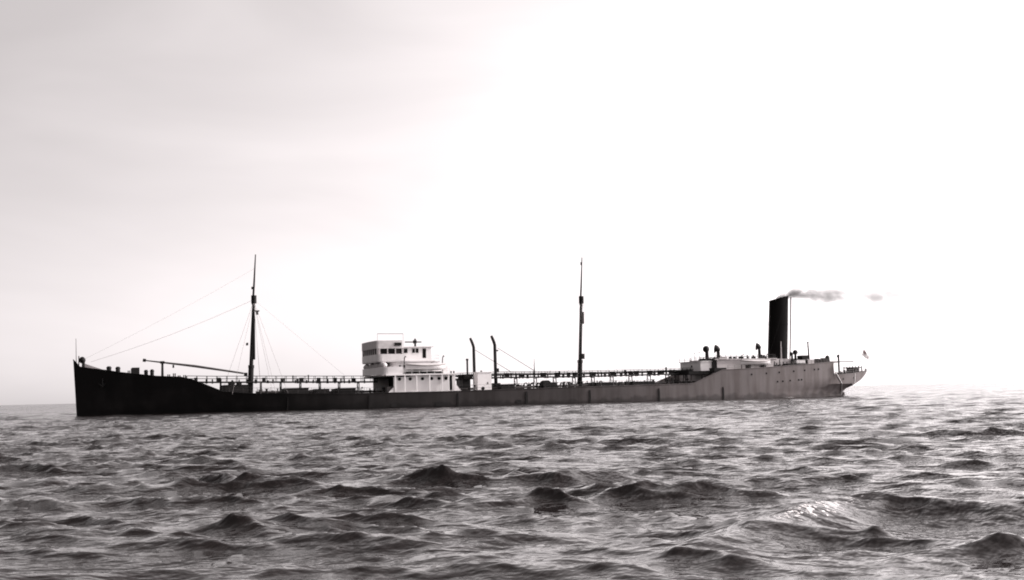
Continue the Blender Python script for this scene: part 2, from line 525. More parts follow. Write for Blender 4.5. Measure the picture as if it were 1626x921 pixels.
def build_hull():
    ss = sorted(set([0, .15, .4, .8, 1.2, 1.8, 2.4, 3.0, 3.6, 4.3, 5, 6, 7.2, 8.5, 10, 11.2, 13, 14.6, 15.4, 16.2, 17.5, 19, 20.6, 22.5, 24.6] +
                    list(np.arange(27, 96, 3.0)) + [96.2, 98, 100, 102, 104, 106, 108, 110, 112, 114, 116, 118, 120, 121.5, 123, 124.75, 124.85,
                     126, 127, 128, 128.8, 129.39, 129.6, 130.2, 131, 131.8, 132.5, 133.2, 133.8, 134.2, 134.45, 134.6]))
    m = MB()
    n = len(hull_rows(10))
    for side in (-1, 1):
        vs_, fs = [], []
        for s in ss:
            for z, b in hull_rows(s):
                vs_.append((s + stem_shift(s, z), side * b, z))
        for i in range(len(ss) - 1):
            for k in range(n - 1):
                q = (i * n + k, (i + 1) * n + k, (i + 1) * n + k + 1, i * n + k + 1)
                fs.append(q if side < 0 else q[::-1])
        m.add(vs_, fs)
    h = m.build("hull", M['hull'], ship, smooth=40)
    # gunwale cap
    for side in (-1, 1):
        g = MB()
        pts = [(s + stem_shift(s, zd(s)), side * max(0.03, b_deck(s)), zd(s)) for s in ss if s <= 124.75]
        g.tube(pts, 0.07, 6)
        pts = [(s, side * max(0.03, b_deck(s)), zd(s)) for s in ss if s >= 124.85]
        g.tube(pts, 0.06, 6)
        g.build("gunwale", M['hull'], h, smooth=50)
    # decks and bulkheads
    def deckstrip(a, b_, name, mat):
        st = [s for s in np.arange(a, b_, 1.0)] + [b_]
        vs_, fs = [], []
        for s in st:
            z = zdeck(s)
            w = max(0.02, b_at(s, z) - 0.03)
            vs_ += [(s, -w, z), (s, 0, z + 0.12), (s, w, z)]
        for i in range(len(st) - 1):
            o = 3 * i
            fs += [(o, o + 3, o + 4, o + 1), (o + 1, o + 4, o + 5, o + 2)]
        d = MB().add(vs_, fs).build(name, mat, ship, smooth=60)
        return d
    deckstrip(0.3, 16.2, "forecastle_deck", M['deck'])
    deckstrip(16.3, 101.9, "main_deck", M['deck'])
    deckstrip(102.0, 124.7, "poop_deck", M['deck'])
    deckstrip(124.85, 134.3, "stern_deck", M['deck'])
    for s, z0, z1, mat in ((16.25, 2.6, 5.06, M['hull']), (101.95, 2.6, 4.86, M['grey']), (124.8, 3.5, 5.97, M['grey'])):
        w0, w1 = b_at(s - .05, z0) - .05, b_at(s - .05, z1) - .05
        MB().add([(s - .03, -w0, z0), (s - .03, w0, z0), (s - .03, w1, z1), (s - .03, -w1, z1),
                  (s + .03, -w0, z0), (s + .03, w0, z0), (s + .03, w1, z1), (s + .03, -w1, z1)],
                 [(0, 1, 2, 3), (7, 6, 5, 4), (0, 4, 5, 1), (3, 2, 6, 7)]).build("bulkhead", mat, ship)
    # portholes in the quarter
    ring = MB()
    for k in range(12):
        t0, t1 = 2 * math.pi * k / 12, 2 * math.pi * (k + 1) / 12
        c0, s0, c1, s1 = math.cos(t0), math.sin(t0), math.cos(t1), math.sin(t1)
        ring.add([(0, -.05, 0), (.15 * c0, -.05, .15 * s0), (.15 * c1, -.05, .15 * s1), (.15 * c0, .1, .15 * s0), (.15 * c1, .1, .15 * s1)],
                 [(0, 1, 2), (1, 3, 4, 2)])
    proto = None
    upper = [107.5, 110.4, 113.0, 116.0, 118.3, 120.4, 121.3, 127.0, 129.8]
    lower = [112.6, 113.7, 115.2, 117.0, 117.6]
    for s, dz in [(x, -1.0) for x in upper] + [(x, -2.55) for x in lower]:
        z = (zd(s) if s < 124.8 else zd(s) + .15) + dz
        y = -b_at(s, z)
        sl_ = math.atan2(b_at(s + .5, z) - b_at(s - .5, z), 1.0)
        if proto is None:
            proto = ring.build("porthole", M['glass'], h)
            c = proto
            c.location = (s, y, z)
        else:
            c = copy_part(proto, h, (s, y, z))
        c.rotation_euler = (0, 0, -sl_)
    # rubbing fenders on the side
    for s, w in ((42.2, .26), (56.1, .24), (67.3, .40), (78.0, .30), (90.1, .28), (101.9, .26), (30.0, .2)):
        f = MB()
        zs = [0.05, .7, 1.4, min(2.1, zd(s) - .2)]
        vs_ = []
        for z in zs:
            y = -b_at(s, z)
            ww = w * (0.65 if z > 1.6 else 1.0)
            vs_ += [(s - ww / 2, y + .1, z), (s - ww / 2, y - .12, z), (s + ww / 2, y - .12, z), (s + ww / 2, y + .1, z)]
        fs = []
        for i in range(len(zs) - 1):
            for k in range(4):
                fs.append((i * 4 + k, i * 4 + (k + 1) % 4, i * 4 + 4 + (k + 1) % 4, i * 4 + 4 + k))
        fs += [(0, 3, 2, 1), (12, 13, 14, 15)]
        f.add(vs_, fs)
        f.build("fender", M['black'], h)
    # dark patches of chocks / outlets low on the side
    for s, z in ((66.0, .55), (46.0, .5), (53.0, .45)):
        y = -b_at(s, z)
        MB().box(s - .45, s + .45, y - .06, y + .2, z - .28, z + .28).build("sea_chest", M['black'], h)
    # anchor at the hawse
    a = MB()
    s, z = 3.6, 5.2
    y = -b_at(s, z)
    a.tube([(s, y - .05, z + .3), (s + .05, y - .2, z - .8)], .09, 6)
    a.tube([(s - .5, y - .22, z - .5), (s, y - .24, z - .95), (s + .5, y - .22, z - .5)], [.05, .13, .05], 6)
    a.build("anchor", M['black'], h)
    # white discharge pipe and ladder rope down the quarter
    p = MB().tube([(125.0, -b_at(124.5, 4) - .05, 4.4), (126.6, -b_at(126.6, 2.3) - .1, 2.3), (128.6, -b_at(128.6, .3) - .15, .3)], .07, 6)
    p.build("side_ladder", M['white'], h)
    w = MB()
    w.tube([(130.0, -b_at(130.0, 3.9) - .03, 3.95), (130.0, -b_at(130.0, 3.0) - .03, 3.0), (130.0, -b_at(130.0, 2.2) - .03, 2.2)], .09, 6)
    w.build("scupper_pipe", M['white'], h)
    # rudder
    MB().box(129.0, 130.1, -.15, .15, -3, 0.75).build("rudder", M['hull'], h)
build_hull()

def wire(parent, a, b, r=0.028, name="stay", sag=0.0, mat=None):
    n = 1 if sag == 0 else 8
    pts = []
    for i in range(n + 1):
        t = i / n
        p = Vector(a).lerp(Vector(b), t)
        p.z -= sag * 4 * t * (1 - t)
        pts.append(p)
    return MB().tube(pts, r, 4).build(name, mat or M['rope'], parent)

# ------------------------------------------------------------------ masts
def mast(s0, top_s, base, hounds, top, parts):
    rk = lambda z: s0 + (top_s - s0) * (z - base) / (top - base)
    m = MB()
    m.tube([(rk(base), 0, base), (rk(7.0), 0, 7.0)], [.44, .41], 12)
    m.tube([(rk(7.0), 0, 7.0), (rk(12), 0, 12), (rk(hounds), 0, hounds)], [.31, .28, .22], 12)
    o = m.build("mast", M['black'], ship, smooth=40)
    MB().tube([(rk(hounds) - .18, 0, hounds - 1.1), (rk(hounds + 2) - .05, 0, hounds + 2), (rk(top), 0, top)], [.18, .15, .08], 8
              ).build("topmast", M['black'], o, smooth=40)
    MB().tube([(rk(hounds), 0, hounds - .9), (rk(hounds), 0, hounds + .35)], .42, 10).build("mast_cap", M['black'], o, smooth=40)
    MB().tube([(rk(hounds), -1.0, hounds - .2), (rk(hounds), 1.0, hounds - .2)], .07, 6).build("crosstree", M['black'], o)
    MB().tube([(rk(7.0), 0, 6.7), (rk(7.0), 0, 7.15)], .47, 10).build("mast_collar", M['black'], o, smooth=40)
    return o, rk

fm, rk = mast(25.4, 26.4, 2.6, 17.6, 24.35, None)
MB().box(26.1, 26.9, -.3, .3, 15.45, 15.62).box(26.4, 26.75, -.15, .15, 14.95, 15.45).build("masthead_lamp", M['black'], fm)
MB().tube([(rk(19) - .3, 0, 18.9), (rk(19) - .3, 0, 19.3)], .14, 8).build("masthead_lamp", M['black'], fm)
for y in (-1.6, 1.6):
    MB().tube([(rk(10.4) - .75, y * .35, 10.2), (rk(10.4) - .75, y * .35, 10.6)], .12, 6).build("shroud_block", M['black'], fm)
MB().box(25.95, 26.2, -.35, .35, 8, 17).build("mast_ladder", M['black'], fm)
mm, rk2 = mast(79.7, 80.75, 2.6, 17.5, 24.4, None)
MB().box(80.35, 80.75, -.25, .25, 13.2, 15.2).build("masthead_lamp", M['dark'], mm)
MB().box(80.1, 80.6, -.35, .35, 7.3, 8.2).build("mast_bracket", M['black'], mm)
MB().tube([(80.6, 0, 23.1), (80.6, 0, 23.6)], .16, 8).build("masthead_lamp", M['black'], mm)
# standing rigging
for o, rf, s0 in ((fm, rk, 25.4), (mm, rk2, 79.7)):
    for y in (-1, 1):
        for ds in (-3.6, 0.6, 2.8, 4.6):
            wire(o, (rf(17), y * .2, 17.0), (s0 + ds, y * 8.4, 2.7), .017, "shroud")
wire(fm, (rk(17.3), 0, 17.3), (2.0, 0, 8.0), .018, "forestay", .5)
wire(fm, (rk(22), 0, 22.2), (1.0, 0, 8.4), .009, "forestay", .3)
wire(fm, (rk(17.3), 0, 17.3), (40.5, 0, 5.0), .010, "backstay")
wire(mm, (rk2(17.3), 0, 17.3), (70.5, 0, 4.9), .010, "forestay")

# cargo boom stowed forward of the foremast
bm = MB().tube([(9.7, -.4, 8.1), (17, -.5, 7.12), (24.4, -.3, 5.9)], [.09, .19, .13], 8).build("cargo_boom", M['dark'], ship, smooth=40)
MB().tube([(9.45, -.4, 8.15), (9.9, -.4, 8.08)], .24, 8).build("boom_head", M['black'], bm, smooth=40)
MB().tube([(12.3, -.4, 5.4), (12.3, -.4, 7.9)], [.2, .16], 8).build("boom_crutch", M['black'], bm, smooth=40)
MB().box(12.0, 12.6, -.75, -.05, 7.55, 7.95).build("crutch_saddle", M['black'], bm)
MB().tube([(13.9, -.5, 6.9), (13.9, -.5, 7.35)], .15, 6).build("boom_block", M['black'], bm)
MB().box(24.5, 25.0, -.2, .2, 5.5, 6.0).build("gooseneck", M['black'], bm)

# ------------------------------------------------------------------ forecastle fittings
MB().tube([(-.05, 0, 7.0), (-.08, 0, 9.0), (-.12, 0, 11.5)], [.07, .05, .035], 6).build("jackstaff", M['dark'], ship)
MB().tube([(.3, 0, 7.4), (.3, 0, 8.9)], .09, 6).build("jackstaff_step", M['dark'], ship)
def cowl(s, y, z0, z1, r=.28, rc=.5, ang=0.0, name="cowl_ventilator", lean=0.0):
    rc *= 1.5
    m = MB()
    m.tube([(0, 0, z0), (0, 0, z1 - rc * 1.15)], [r * 1.15, r], 12)
    n = 7
    pts, rd = [], []
    for i in range(n):
        t = i / (n - 1) * math.pi / 2
        pts.append((-(1 - math.cos(t)) * rc * .75, 0, z1 - rc * 1.15 + math.sin(t) * rc * .62))
        rd.append(r + (rc - r) * (i / (n - 1)) ** .7)
    m.tube(pts, rd, 12)
    # domed back
    for i in range(4):
        pass
    o = m.build(name, M['black'], ship, smooth=50)
    o.location = (s, y, 0)
    o.rotation_euler = (0, lean, ang)
    return o
MB().prism([(1.15, -.7), (4.0, -1.6), (4.0, 1.6), (1.15, .7)], 6.3, lambda x, y: 7.72 - .12 * (x - 1.15) - max(0, x - 3) * .7).build("windlass_cover", M['grey'], ship)
cowl(.95, -.6, 7.0, 8.55, .22, .34, R(-60))
def bitt(s, y, w, h, d=.5):
    z = zdeck(s)
    m = MB()
    m.tube([(-w / 2, 0, z - .02), (-w / 2, 0, z + h)], [w * .30, w * .34], 8).tube([(w / 2, 0, z - .02), (w / 2, 0, z + h)], [w * .30, w * .34], 8)
    m.box(-w, w, -d / 2, d / 2, z - .02, z + .18)
    o = m.build("mooring_bitts", M['black'], ship, smooth=40)
    o.location = (s, y, 0)
    return o
def mush(s, y, h, r):
    z = zdeck(s)
    m = MB().tube([(0, 0, z - .02), (0, 0, z + h * .72)], r * .85, 10).tube([(0, 0, z + h * .7), (0, 0, z + h * .78), (0, 0, z + h)], [r, r, r * .55], 10)
    o = m.build("mushroom_ventilator", M['black'], ship, smooth=40)
    o.location = (s, y, 0)
    return o
mush(4.55, -1.6, 1.0, .42)
mush(5.8, -2.6, 1.05, .40)
bitt(7.35, -3.2, .22, .62)
wd = MB()
for y in (-1.2, 1.2):
    wd.tube([(8.35, y - .9, 6.45), (8.35, y + .9, 6.45)], .52, 12)
wd.box(7.8, 8.9, -2.3, -2.1, 5.7, 7.0).box(7.8, 8.9, 2.1, 2.3, 5.7, 7.0).box(7.85, 8.85, -.25, .25, 5.7, 7.0)
wd.build("windlass", M['black'], ship, smooth=40)
mush(9.8, -3.0, 1.0, .34)
mush(10.65, -3.3, 1.15, .34)
for s, h in ((13.0, .55), (13.8, .75), (14.5, .5), (15.3, .6)):
    bitt(s, -4.2, .25, h)

# ------------------------------------------------------------------ catwalk: forecastle to bridge, bridge to poop
def zc(s):
    return ip([(14, 4.9), (20, 4.72), (27, 4.62), (36, 4.45), (45, 4.3), (56, 4.45), (66, 4.6), (80, 4.5), (95, 4.6), (103, 4.75)], s)
def catwalk(a, b_, step, boxes):
    m = MB()
    st = list(np.arange(a, b_, 1.5)) + [b_]
    for s0, s1 in zip(st[:-1], st[1:]):
        m.box(s0, s1, -.75, .75, zc(s0) - .20, zc(s0), zc(s1) - zc(s0))
    c = m.build("catwalk", M['black'], ship)
    rl = MB()
    for y in (-.7, .7):
        for dz in (.42, .82):
            rl.tube([(s, y, zc(s) + dz) for s in st], .034, 4)
        for s in st:
            rl.tube([(s, y, zc(s) - .02), (s, y, zc(s) + .84)], .04, 4)
    r_ = rl.build("railing", M['black'], c)
    r_['kind'] = 'stuff'
    pp = MB()
    for y, dz, rr_ in ((-.95, -.12, .13), (.95, -.12, .13), (-1.2, -.18, .07)) + (((-.95, .3, .14), (.95, .36, .15), (-1.15, .55, .07)) if a > 50 else ()):
        pp.tube([(s, y, zc(s) + dz) for s in st], rr_, 6)
    pp.build("steam_pipe", M['black'], c)
    s = a + 2.0
    while s < b_ - 1:
        z0 = zdeck(s)
        t = MB()
        for y in (-.65, .65):
            t.tube([(s, y * 1.25, z0 - .05), (s, y, zc(s) - .1)], .085, 6)
        t.box(s - .05, s + .05, -.8, .8, zc(s) - .4, zc(s) - .28)
        t.tube([(s, -.7, z0 + .2), (s, .7, zc(s) - .35)], .04, 4)
        t.build("trestle", M['black'], c)
        s += step
    for s, w, h in boxes:
        MB().box(s - w / 2, s + w / 2, -1.0, -.55, zc(s) - .02, zc(s) + h).build("hose_box", M['black'], c)
    # crossing valves, lamps and stands along the walk
    q = random.Random(int(a))
    s = a + .7
    while s < b_ - .6:
        w, h = q.uniform(.12, .38), q.uniform(.15, .55) if a < 50 else q.uniform(.35, .8)
        y = q.choice((-1.0, 1.0, -.9))
        MB().box(s - w / 2, s + w / 2, y - .14, y + .14, zc(s) - .32, zc(s) + h * .7).tube([(s, y, zc(s) + h * .68), (s, y, zc(s) + h)], .05, 5).build("valve_box", M['black'], c)
        s += q.uniform(.55, 1.9) if a < 50 else q.uniform(.45, 1.3)
    return c
catwalk(15.9, 45.2, 3.05, [(17.2, .5, .55), (20.6, .55, .58), (27.4, .45, .55), (30.3, .6, .5), (33.2, .65, .55), (35.9, .55, .55), (38.5, .5, .55), (41.4, .6, .5), (34.3, .12, 1.0), (31.9, .15, .9), (39.9, .12, .8), (37.2, .12, .85)])
catwalk(56.3, 103.0, 3.4, [(57.2, .5, .55), (58.8, .6, .5), (66.8, .7, .5), (69.3, .9, .45), (73.0, .8, .5), (75.4, .6, .5), (77.5, .5, .5), (78.6, .7, .5), (82.0, .6, .5), (85.3, .8, .55), (88.6, .6, .5), (89.7, .7, .5), (92.2, .8, .5), (94.4, .7, .5), (96.0, .5, .5), (71.5, .14, .9), (75.9, .12, .8), (87.6, .12, .85), (95.2, .14, 1.1)])

# ------------------------------------------------------------------ deck gear on the main deck
def deck_block(name, s0, s1, y0, y1, h, mat=M['black'], cap=.08):
    z = zdeck((s0 + s1) / 2)
    m = MB().box(s0, s1, y0, y1, z - .05, z + h)
    m.box(s0 - cap, s1 + cap, y0 - cap, y1 + cap, z + h + .002, z + h + .1)
    return m.build(name, mat, ship)
deck_block("winch_house", 21.3, 24.9, -2.6, 2.4, 1.35)
w = MB()
w.tube([(22.6, -2.3, 4.35), (22.6, 2.3, 4.35)], .33, 10).tube([(23.7, -1.6, 4.3), (23.7, 1.6, 4.3)], .26, 10)
w.build("cargo_winch", M['black'], ship, smooth=40)
for s0, s1, h in ((30.3, 33.7, .95), (34.9, 36.9, .8), (38.4, 41.0, .95), (64.6, 66.8, .9), (80.9, 84.4, .75), (87.4, 91.4, .72)):
    deck_block("tank_hatch", s0, s1, -4.6, -1.6, h - .1)
    deck_block("tank_hatch", s0 + .4, s1 - .2, 1.6, 4.4, h - .15)
for s, h, r in ((28.6, .5, .12), (27.3, .75, .2), (29.4, .8, .10), (26.5, .6, .16), (57.6, .5, .15), (58.6, .7, .14), (59.2, .55, .2), (60.0, .85, .1),
                (67.6, .9, .10), (70.2, .8, .1), (71.2, .7, .18), (75.0, .85, .2), (76.2, .95, .13), (77.2, .9, .25), (78.4, .85, .22), (81.8, .95, .1), (85.4, .55, .2), (86.2, .65, .24), (86.9, .5, .14), (92.3, .9, .2),
                (93.5, .8, .25), (94.6, 1.0, .2), (95.6, .7, .3), (37.6, .4, .15), (41.8, .55, .12), (42.6, .5, .10), (43.3, .7, .1), (43.9, .6, .12)):
    z = zdeck(s)
    m = MB().tube([(0, 0, z - .05), (0, 0, z + h)], [r, r * .8], 8)
    m.tube([(0, 0, z + h - .02), (0, 0, z + h + .1)], r * 1.5, 8)
    o = m.build("valve_stand", M['black'], ship, smooth=40)
    o.location = (s, -3.4 + 1.8 * math.sin(s * 7.1), 0)
for s, r in ((72.9, .75), (66.0, .5), (74.1, .55)):
    z = zdeck(s)
    MB().tube([(s, -3.2, z + r * .8), (s, -1.2, z + r * .8)], r, 14).build("hose_reel", M['black'], ship, smooth=40)
# smaller valves, vents and reach rods scattered along the tank deck
q = random.Random(5)
small = []
for kind in range(3):
    m = MB()
    if kind == 0:
        m.tube([(0, 0, -.05), (0, 0, .8)], .07, 6).tube([(0, 0, .8), (0, 0, .9)], .22, 8)
    elif kind == 1:
        m.tube([(0, 0, -.05), (0, 0, .6), (.1, 0, .85), (.35, 0, .95), (.5, 0, .75)], .09, 6)
    else:
        m.box(-.3, .3, -.3, .3, -.05, .7).tube([(0, 0, .68), (0, 0, 1.0)], .06, 5)
    o = m.build(("valve_stand", "gooseneck_vent", "deck_valve_box")[kind], M['black'], ship)
    s = 62.9 + kind * .7
    o.location = (s, -2.6 + kind, zdeck(s))
    small.append(o)
for a, b_, n_ in ((26.5, 44.5, 14), (63.4, 79.0, 44), (79.5, 97.5, 30)):
    for k in range(n_):
        s = q.uniform(a, b_)
        h = q.uniform(.55, 1.15)
        copy_part(q.choice(small), ship, (s, q.uniform(-5.2, 5.0), zdeck(s)), (q.uniform(.7, 1.4), q.uniform(.7, 1.3), h))
# pipelines lying along the main deck
for y, z_, r in ((-1.9, .35, .16), (-2.5, .3, .13), (1.9, .35, .16)):
    for a, b_ in ((26.5, 45.5), (57.0, 100.5)):
        st = list(np.arange(a, b_, 4.0)) + [b_]
        MB().tube([(s, y, zdeck(s) + z_) for s in st], r, 8).build("cargo_pipe", M['dark'], ship, smooth=60)
# open deck-edge rails amidships
for a, b_ in ((21.5, 46.0), (56.5, 96.0)):
    for side in (-1, 1):
        m = MB()
        st = list(np.arange(a, b_, 2.0)) + [b_]
        for dz in (.45, .9):
            m.tube([(s, side * (b_deck(s) - .12), zd(s) + dz) for s in st], .013, 4)
        for s in st:
            m.tube([(s, side * (b_deck(s) - .12), zd(s) - .1), (s, side * (b_deck(s) - .12), zd(s) + .92)], .018, 4)
        m.build("railing", M['dark'], ship)['kind'] = 'stuff'

# ------------------------------------------------------------------ bridge amidships
def front_poly(s0, s1, y, bulge, r, n=9):
    # plan outline: curved front at s0, straight sides to s1; corners rounded
    pts = []
    for i in range(n):
        t = -1 + 2 * i / (n - 1)
        pts.append((s0 + bulge * t * t, t * (y - r)))
    left = [(s1, -y)]
    pl, pr = [], []
    for k in range(5):
        a = math.pi / 2 * k / 4
        pr.append((s0 + bulge + r - r * math.cos(a), (y - r) + r * math.sin(a)))
    pl = [(x, -yy) for x, yy in pr][::-1]
    return left + pl + pts[1:-1] + pr + [(s1, y)]

br = MB()
br.box(49.0, 55.9, -7.65, 7.65, 2.25, 5.0)
br.box(46.3, 48.997, -7.65, -7.4, 2.25, 5.0).box(46.3, 48.997, 7.4, 7.65, 2.25, 5.0)
house = br.build("bridge_house", M['white'], ship)
MB().box(48.9, 48.99, -7.39, 7.39, 2.3, 4.98).build("recess_wall", M['black'], house)  # coloured black for the deep shade under the overhanging bridge deck
MB().box(44.9, 56.1, -8.55, 8.55, 5.003, 5.2).build("boat_deck", M['white'], house)
MB().box(44.8, 48.9, -7.9, 7.9, 4.80, 5.0).build("deck_beam", M['black'], house)
for s in (46.40, 47.9, 49.75, 51.8, 53.8, 54.85, 55.8):
    MB().box(s - .1, s + .1, -8.48, -8.30, 2.25, 5.0).build("side_frame", M['white'], house)
for s in (48.9, 50.85, 52.3, 53.5, 54.6, 47.2):
    MB().tube([(s, -7.70, 4.45), (s, -7.60, 4.45)], .26, 12).build("porthole", M['glass'], house)
MB().box(55.1, 55.6, -7.69, -7.6, 2.6, 4.85).build("door", M['glass'], house)
MB().prism([(45.2, -8.36), (46.3, -8.36), (46.3, -8.1), (45.2, -8.1)], 2.2, lambda x, y: 2.35 + max(0, (x - 45.2)) * .9).build("bulwark_bracket", M['white'], house)
MB().prism([(55.9, -8.36), (56.9, -8.36), (56.9, -8.2), (55.9, -8.2)], 2.2, lambda x, y: 3.6 - (x - 55.9) * 1.2).build("bulwark_bracket", M['white'], house)
MB().box(45.2, 46.1, -8.0, -7.0, 2.3, 3.3).build("deck_locker", M['dark'], house)
mb_ = MB()
for k in range(5):
    mb_.tube([(47.0, -6.5 + 2.6 * k, 3.0), (48.3, -6.5 + 2.6 * k, 3.0)], .42, 10)
mb_.build("oil_drum", M['black'], house, smooth=40)

# middle storey: house with a rounded dodger in front
MB().prism(front_poly(45.9, 52.7, 6.0, .5, 1.0), 5.2, 7.15).build("lower_bridge", M['white'], house, smooth=35)
def wall_strip(poly_out, th, z0, z1, name, mat, parent, skip_last=True):
    # thin upright wall following the plan line
    n = len(poly_out)
    cx = sum(p[0] for p in poly_out) / n + 2.0
    vs_ = []
    inn = []
    for x, y in poly_out:
        d = Vector((cx - x, -y, 0)).normalized()
        inn.append((x + d.x * th, y + d.y * th))
    for z in (z0, z1):
        vs_ += [(x, y, z) for x, y in poly_out] + [(x, y, z) for x, y in inn]
    fs = []
    o2 = 2 * n
    for i in range(n - 1):
        fs += [(i, i + 1, o2 + i + 1, o2 + i), (n + i, o2 + n + i, o2 + n + i + 1, n + i + 1),
               (o2 + i, o2 + i + 1, o2 + n + i + 1, o2 + n + i), (i, n + i, n + i + 1, i + 1)]
    fs += [(0, o2, o2 + n, n), (n - 1, 2 * n - 1, 2 * n - 1 + o2, n - 1 + o2)]
    return MB().add(vs_, fs).build(name, mat, parent, smooth=35)
wall_strip(front_poly(44.35, 47.6, 8.3, .2, .8), .06, 5.2, 6.35, "dodger", M['white'], house)
# canvas-covered gear behind the dodger, tops catching the light
for y in (-6.2, -2.4, 1.6, 5.6):
    cv = MB()
    cv.tube([(44.95, y - 1.6, 6.4), (44.95, y - 1.25, 6.62), (44.95, y, 6.72), (44.95, y + 1.25, 6.62), (44.95, y + 1.6, 6.4)], [.22, .42, .48, .42, .22], 10)
    cv.build("canvas_cover", M['canvas'], house, smooth=60)
for s in (47.7, 48.4, 49.6, 51.9):
    MB().tube([(s, -6.06, 6.5), (s, -5.95, 6.5)], .17, 10).build("porthole", M['glass'], house)
for y in (-4.5, -3.0, -1.0, 1.0, 3.0, 4.5):
    MB().box(45.86 + .5 * (y / 5) ** 2 - .02, 46.6, y - .3, y + .3, 6.72, 7.05).build("front_window", M['glass'], house)
# navigating bridge deck, bulwark and wheelhouse
MB().prism(front_poly(43.95, 53.3, 6.4, .25, .7), 7.153, 7.3).build("bridge_deck", M['white'], house, smooth=35)
wall_strip(front_poly(43.9, 48.4, 6.45, .25, .7), .07, 7.303, 8.35, "bridge_bulwark", M['white'], house)
MB().box(48.3, 53.0, -4.95, 4.95, 7.3, 9.42).build("chart_house", M['white'], house)
MB().prism(front_poly(45.6, 48.298, 4.6, .5, .5), 7.3, 9.3).build("wheelhouse_wall", M['dark'], house, smooth=35)
# window posts of the open bridge front and port side
fp = front_poly(44.0, 48.3, 5.8, .2, .4)
posts = []
for i in range(len(fp) - 1):
    a, b_ = Vector(fp[i]), Vector(fp[i + 1])
    L_ = (b_ - a).length
    for k in range(max(1, int(L_ / .95))):
        posts.append(a.lerp(b_, k / max(1, int(L_ / .95))))
for p in posts:
    MB().box(p.x - .07, p.x + .07, p.y - .07, p.y + .07, 7.3, 9.32).build("window_post", M['grey'], house)
wall_strip(front_poly(44.05, 48.3, 5.7, .2, .4), .05, 7.303, 8.42, "window_sill_panel", M['grey'], house)
wall_strip(front_poly(44.07, 47.0, 5.68, .2, .4), .03, 8.425, 9.29, "wheelhouse_window", M['glass'], house)
# flying bridge: roof slab with a deep white dodger above
MB().prism(front_poly(43.92, 48.35, 5.7, .2, .4), 9.3, 9.41).build("wheelhouse_roof", M['white'], house, smooth=35)
wall_strip(front_poly(43.85, 48.2, 5.75, .2, .4), .06, 9.25, 10.5, "flying_bridge_dodger", M['canvas'], house)
MB().box(48.2, 53.4, -5.3, 5.3, 9.422, 9.54).build("chart_house_roof", M['white'], house)
for s0, s1 in ((48.55, 49.2), (49.95, 50.40), (50.52, 50.97)):
    MB().box(s0, s1, -4.98, -4.9, 8.55, 9.22).build("window", M['glass'], house)
    MB().box(s0 - .06, s1 + .06, -5.02, -4.94, 8.47, 8.53).build("window_sill", M['white'], house)
MB().box(51.62, 52.18, -4.98, -4.9, 7.72, 9.22).build("door", M['glass'], house)
MB().box(46.95, 48.0, -5.95, -5.81, 9.68, 10.16).build("sidelight_screen", M['black'], house)
# compass platform, spreader and light on the roof
MB().tube([(49.5, -2, 10.38), (52.2, -2, 10.36)], .10, 6).box(49.5, 50.9, -2.06, -1.94, 10.30, 10.45).build("semaphore_arm", M['black'], house)
MB().tube([(51.17, -2, 9.5), (51.17, -2, 10.9)], [.17, .15], 8).box(50.85, 51.4, -2.14, -1.86, 10.15, 10.65).build("compass_stand", M['black'], house)
for s in (45.5, 49.7):
    MB().tube([(s, 0, 9.4), (s, 0, 11.85)], .03, 5).build("awning_post", M['rope'], house)
MB().tube([(45.5, 0, 11.84), (49.7, 0, 11.8)], .055, 5).build("awning_spar", M['rope'], house)
MB().tube([(46.9, 0, 9.4), (46.9, 0, 10.75)], .09, 6).build("voice_pipe", M['grey'], house)
# rails and ladder at the after end of the bridge decks
m = MB()
for dz in (.45, .9):
    m.tube([(53.3, -6.0, 7.3 + dz), (54.0, -6, 7.2 + dz), (54.0, 6, 7.2 + dz)], .025, 4)
for y in (-6, -3, 0, 3, 6):
    m.tube([(54.0, y, 7.1), (54.0, y, 8.1)], .03, 4)
m.build("railing", M['white'], house)['kind'] = 'stuff'
MB().box(52.7, 54.1, -6.05, 6.05, 7.0, 7.14).build("deck_extension", M['grey'], house)
m = MB()
for y in (-.3, .3):
    m.tube([(53.8, -4.5 + y, 7.2), (55.4, -4.5 + y, 5.2)], .05, 4)
for k in range(8):
    t = (k + .5) / 8
    m.tube([(53.8 + 1.6 * t, -4.8, 7.2 - 2 * t), (53.8 + 1.6 * t, -4.2, 7.2 - 2 * t)], .04, 4)
m.build("ladder", M['white'], house)
m = MB()
for y in (-8.45, 8.45):
    st = list(np.arange(47.8, 56.1, 1.2))
    for dz in (.4, .8):
        m.tube([(s, y, 5.2 + dz) for s in st], .02, 4)
    for s in st:
        m.tube([(s, y, 5.18), (s, y, 6.02)], .025, 4)
m.build("railing", M['white'], house)['kind'] = 'stuff'
MB().box(53.2, 55.6, -5.0, 4.0, 5.2, 6.35).build("officers_house", M['white'], house)
for s, h in ((49.0, .4), (50.2, .45), (51.6, .35), (52.4, .4), (53.4, .35)):
    MB().box(s - .5, s + .5, -8.0, -6.4, 5.2, 5.2 + h).build("boat_chock", M['black'], house)
for s in (55.3, 55.75):
    MB().tube([(s, -8.2, 5.2), (s, -8.2, 5.55)], .12, 6).build("mooring_bitts", M['black'], house)

def davit(s, y, z0, z1, out, parent, r=.08):
    m = MB()
    m.tube([(s, y + 1.0, z0), (s, y + 1.0, z1 - .8), (s, y + .8, z1 - .25), (s, y + .35, z1), (s, y, z1 - .1)], r, 8)
    return m.build("davit", M['dark'], parent, smooth=50)
davit(48.2, -7.9, 5.2, 7.95, 1, house)
davit(54.3, -7.9, 5.2, 7.95, 1, house)

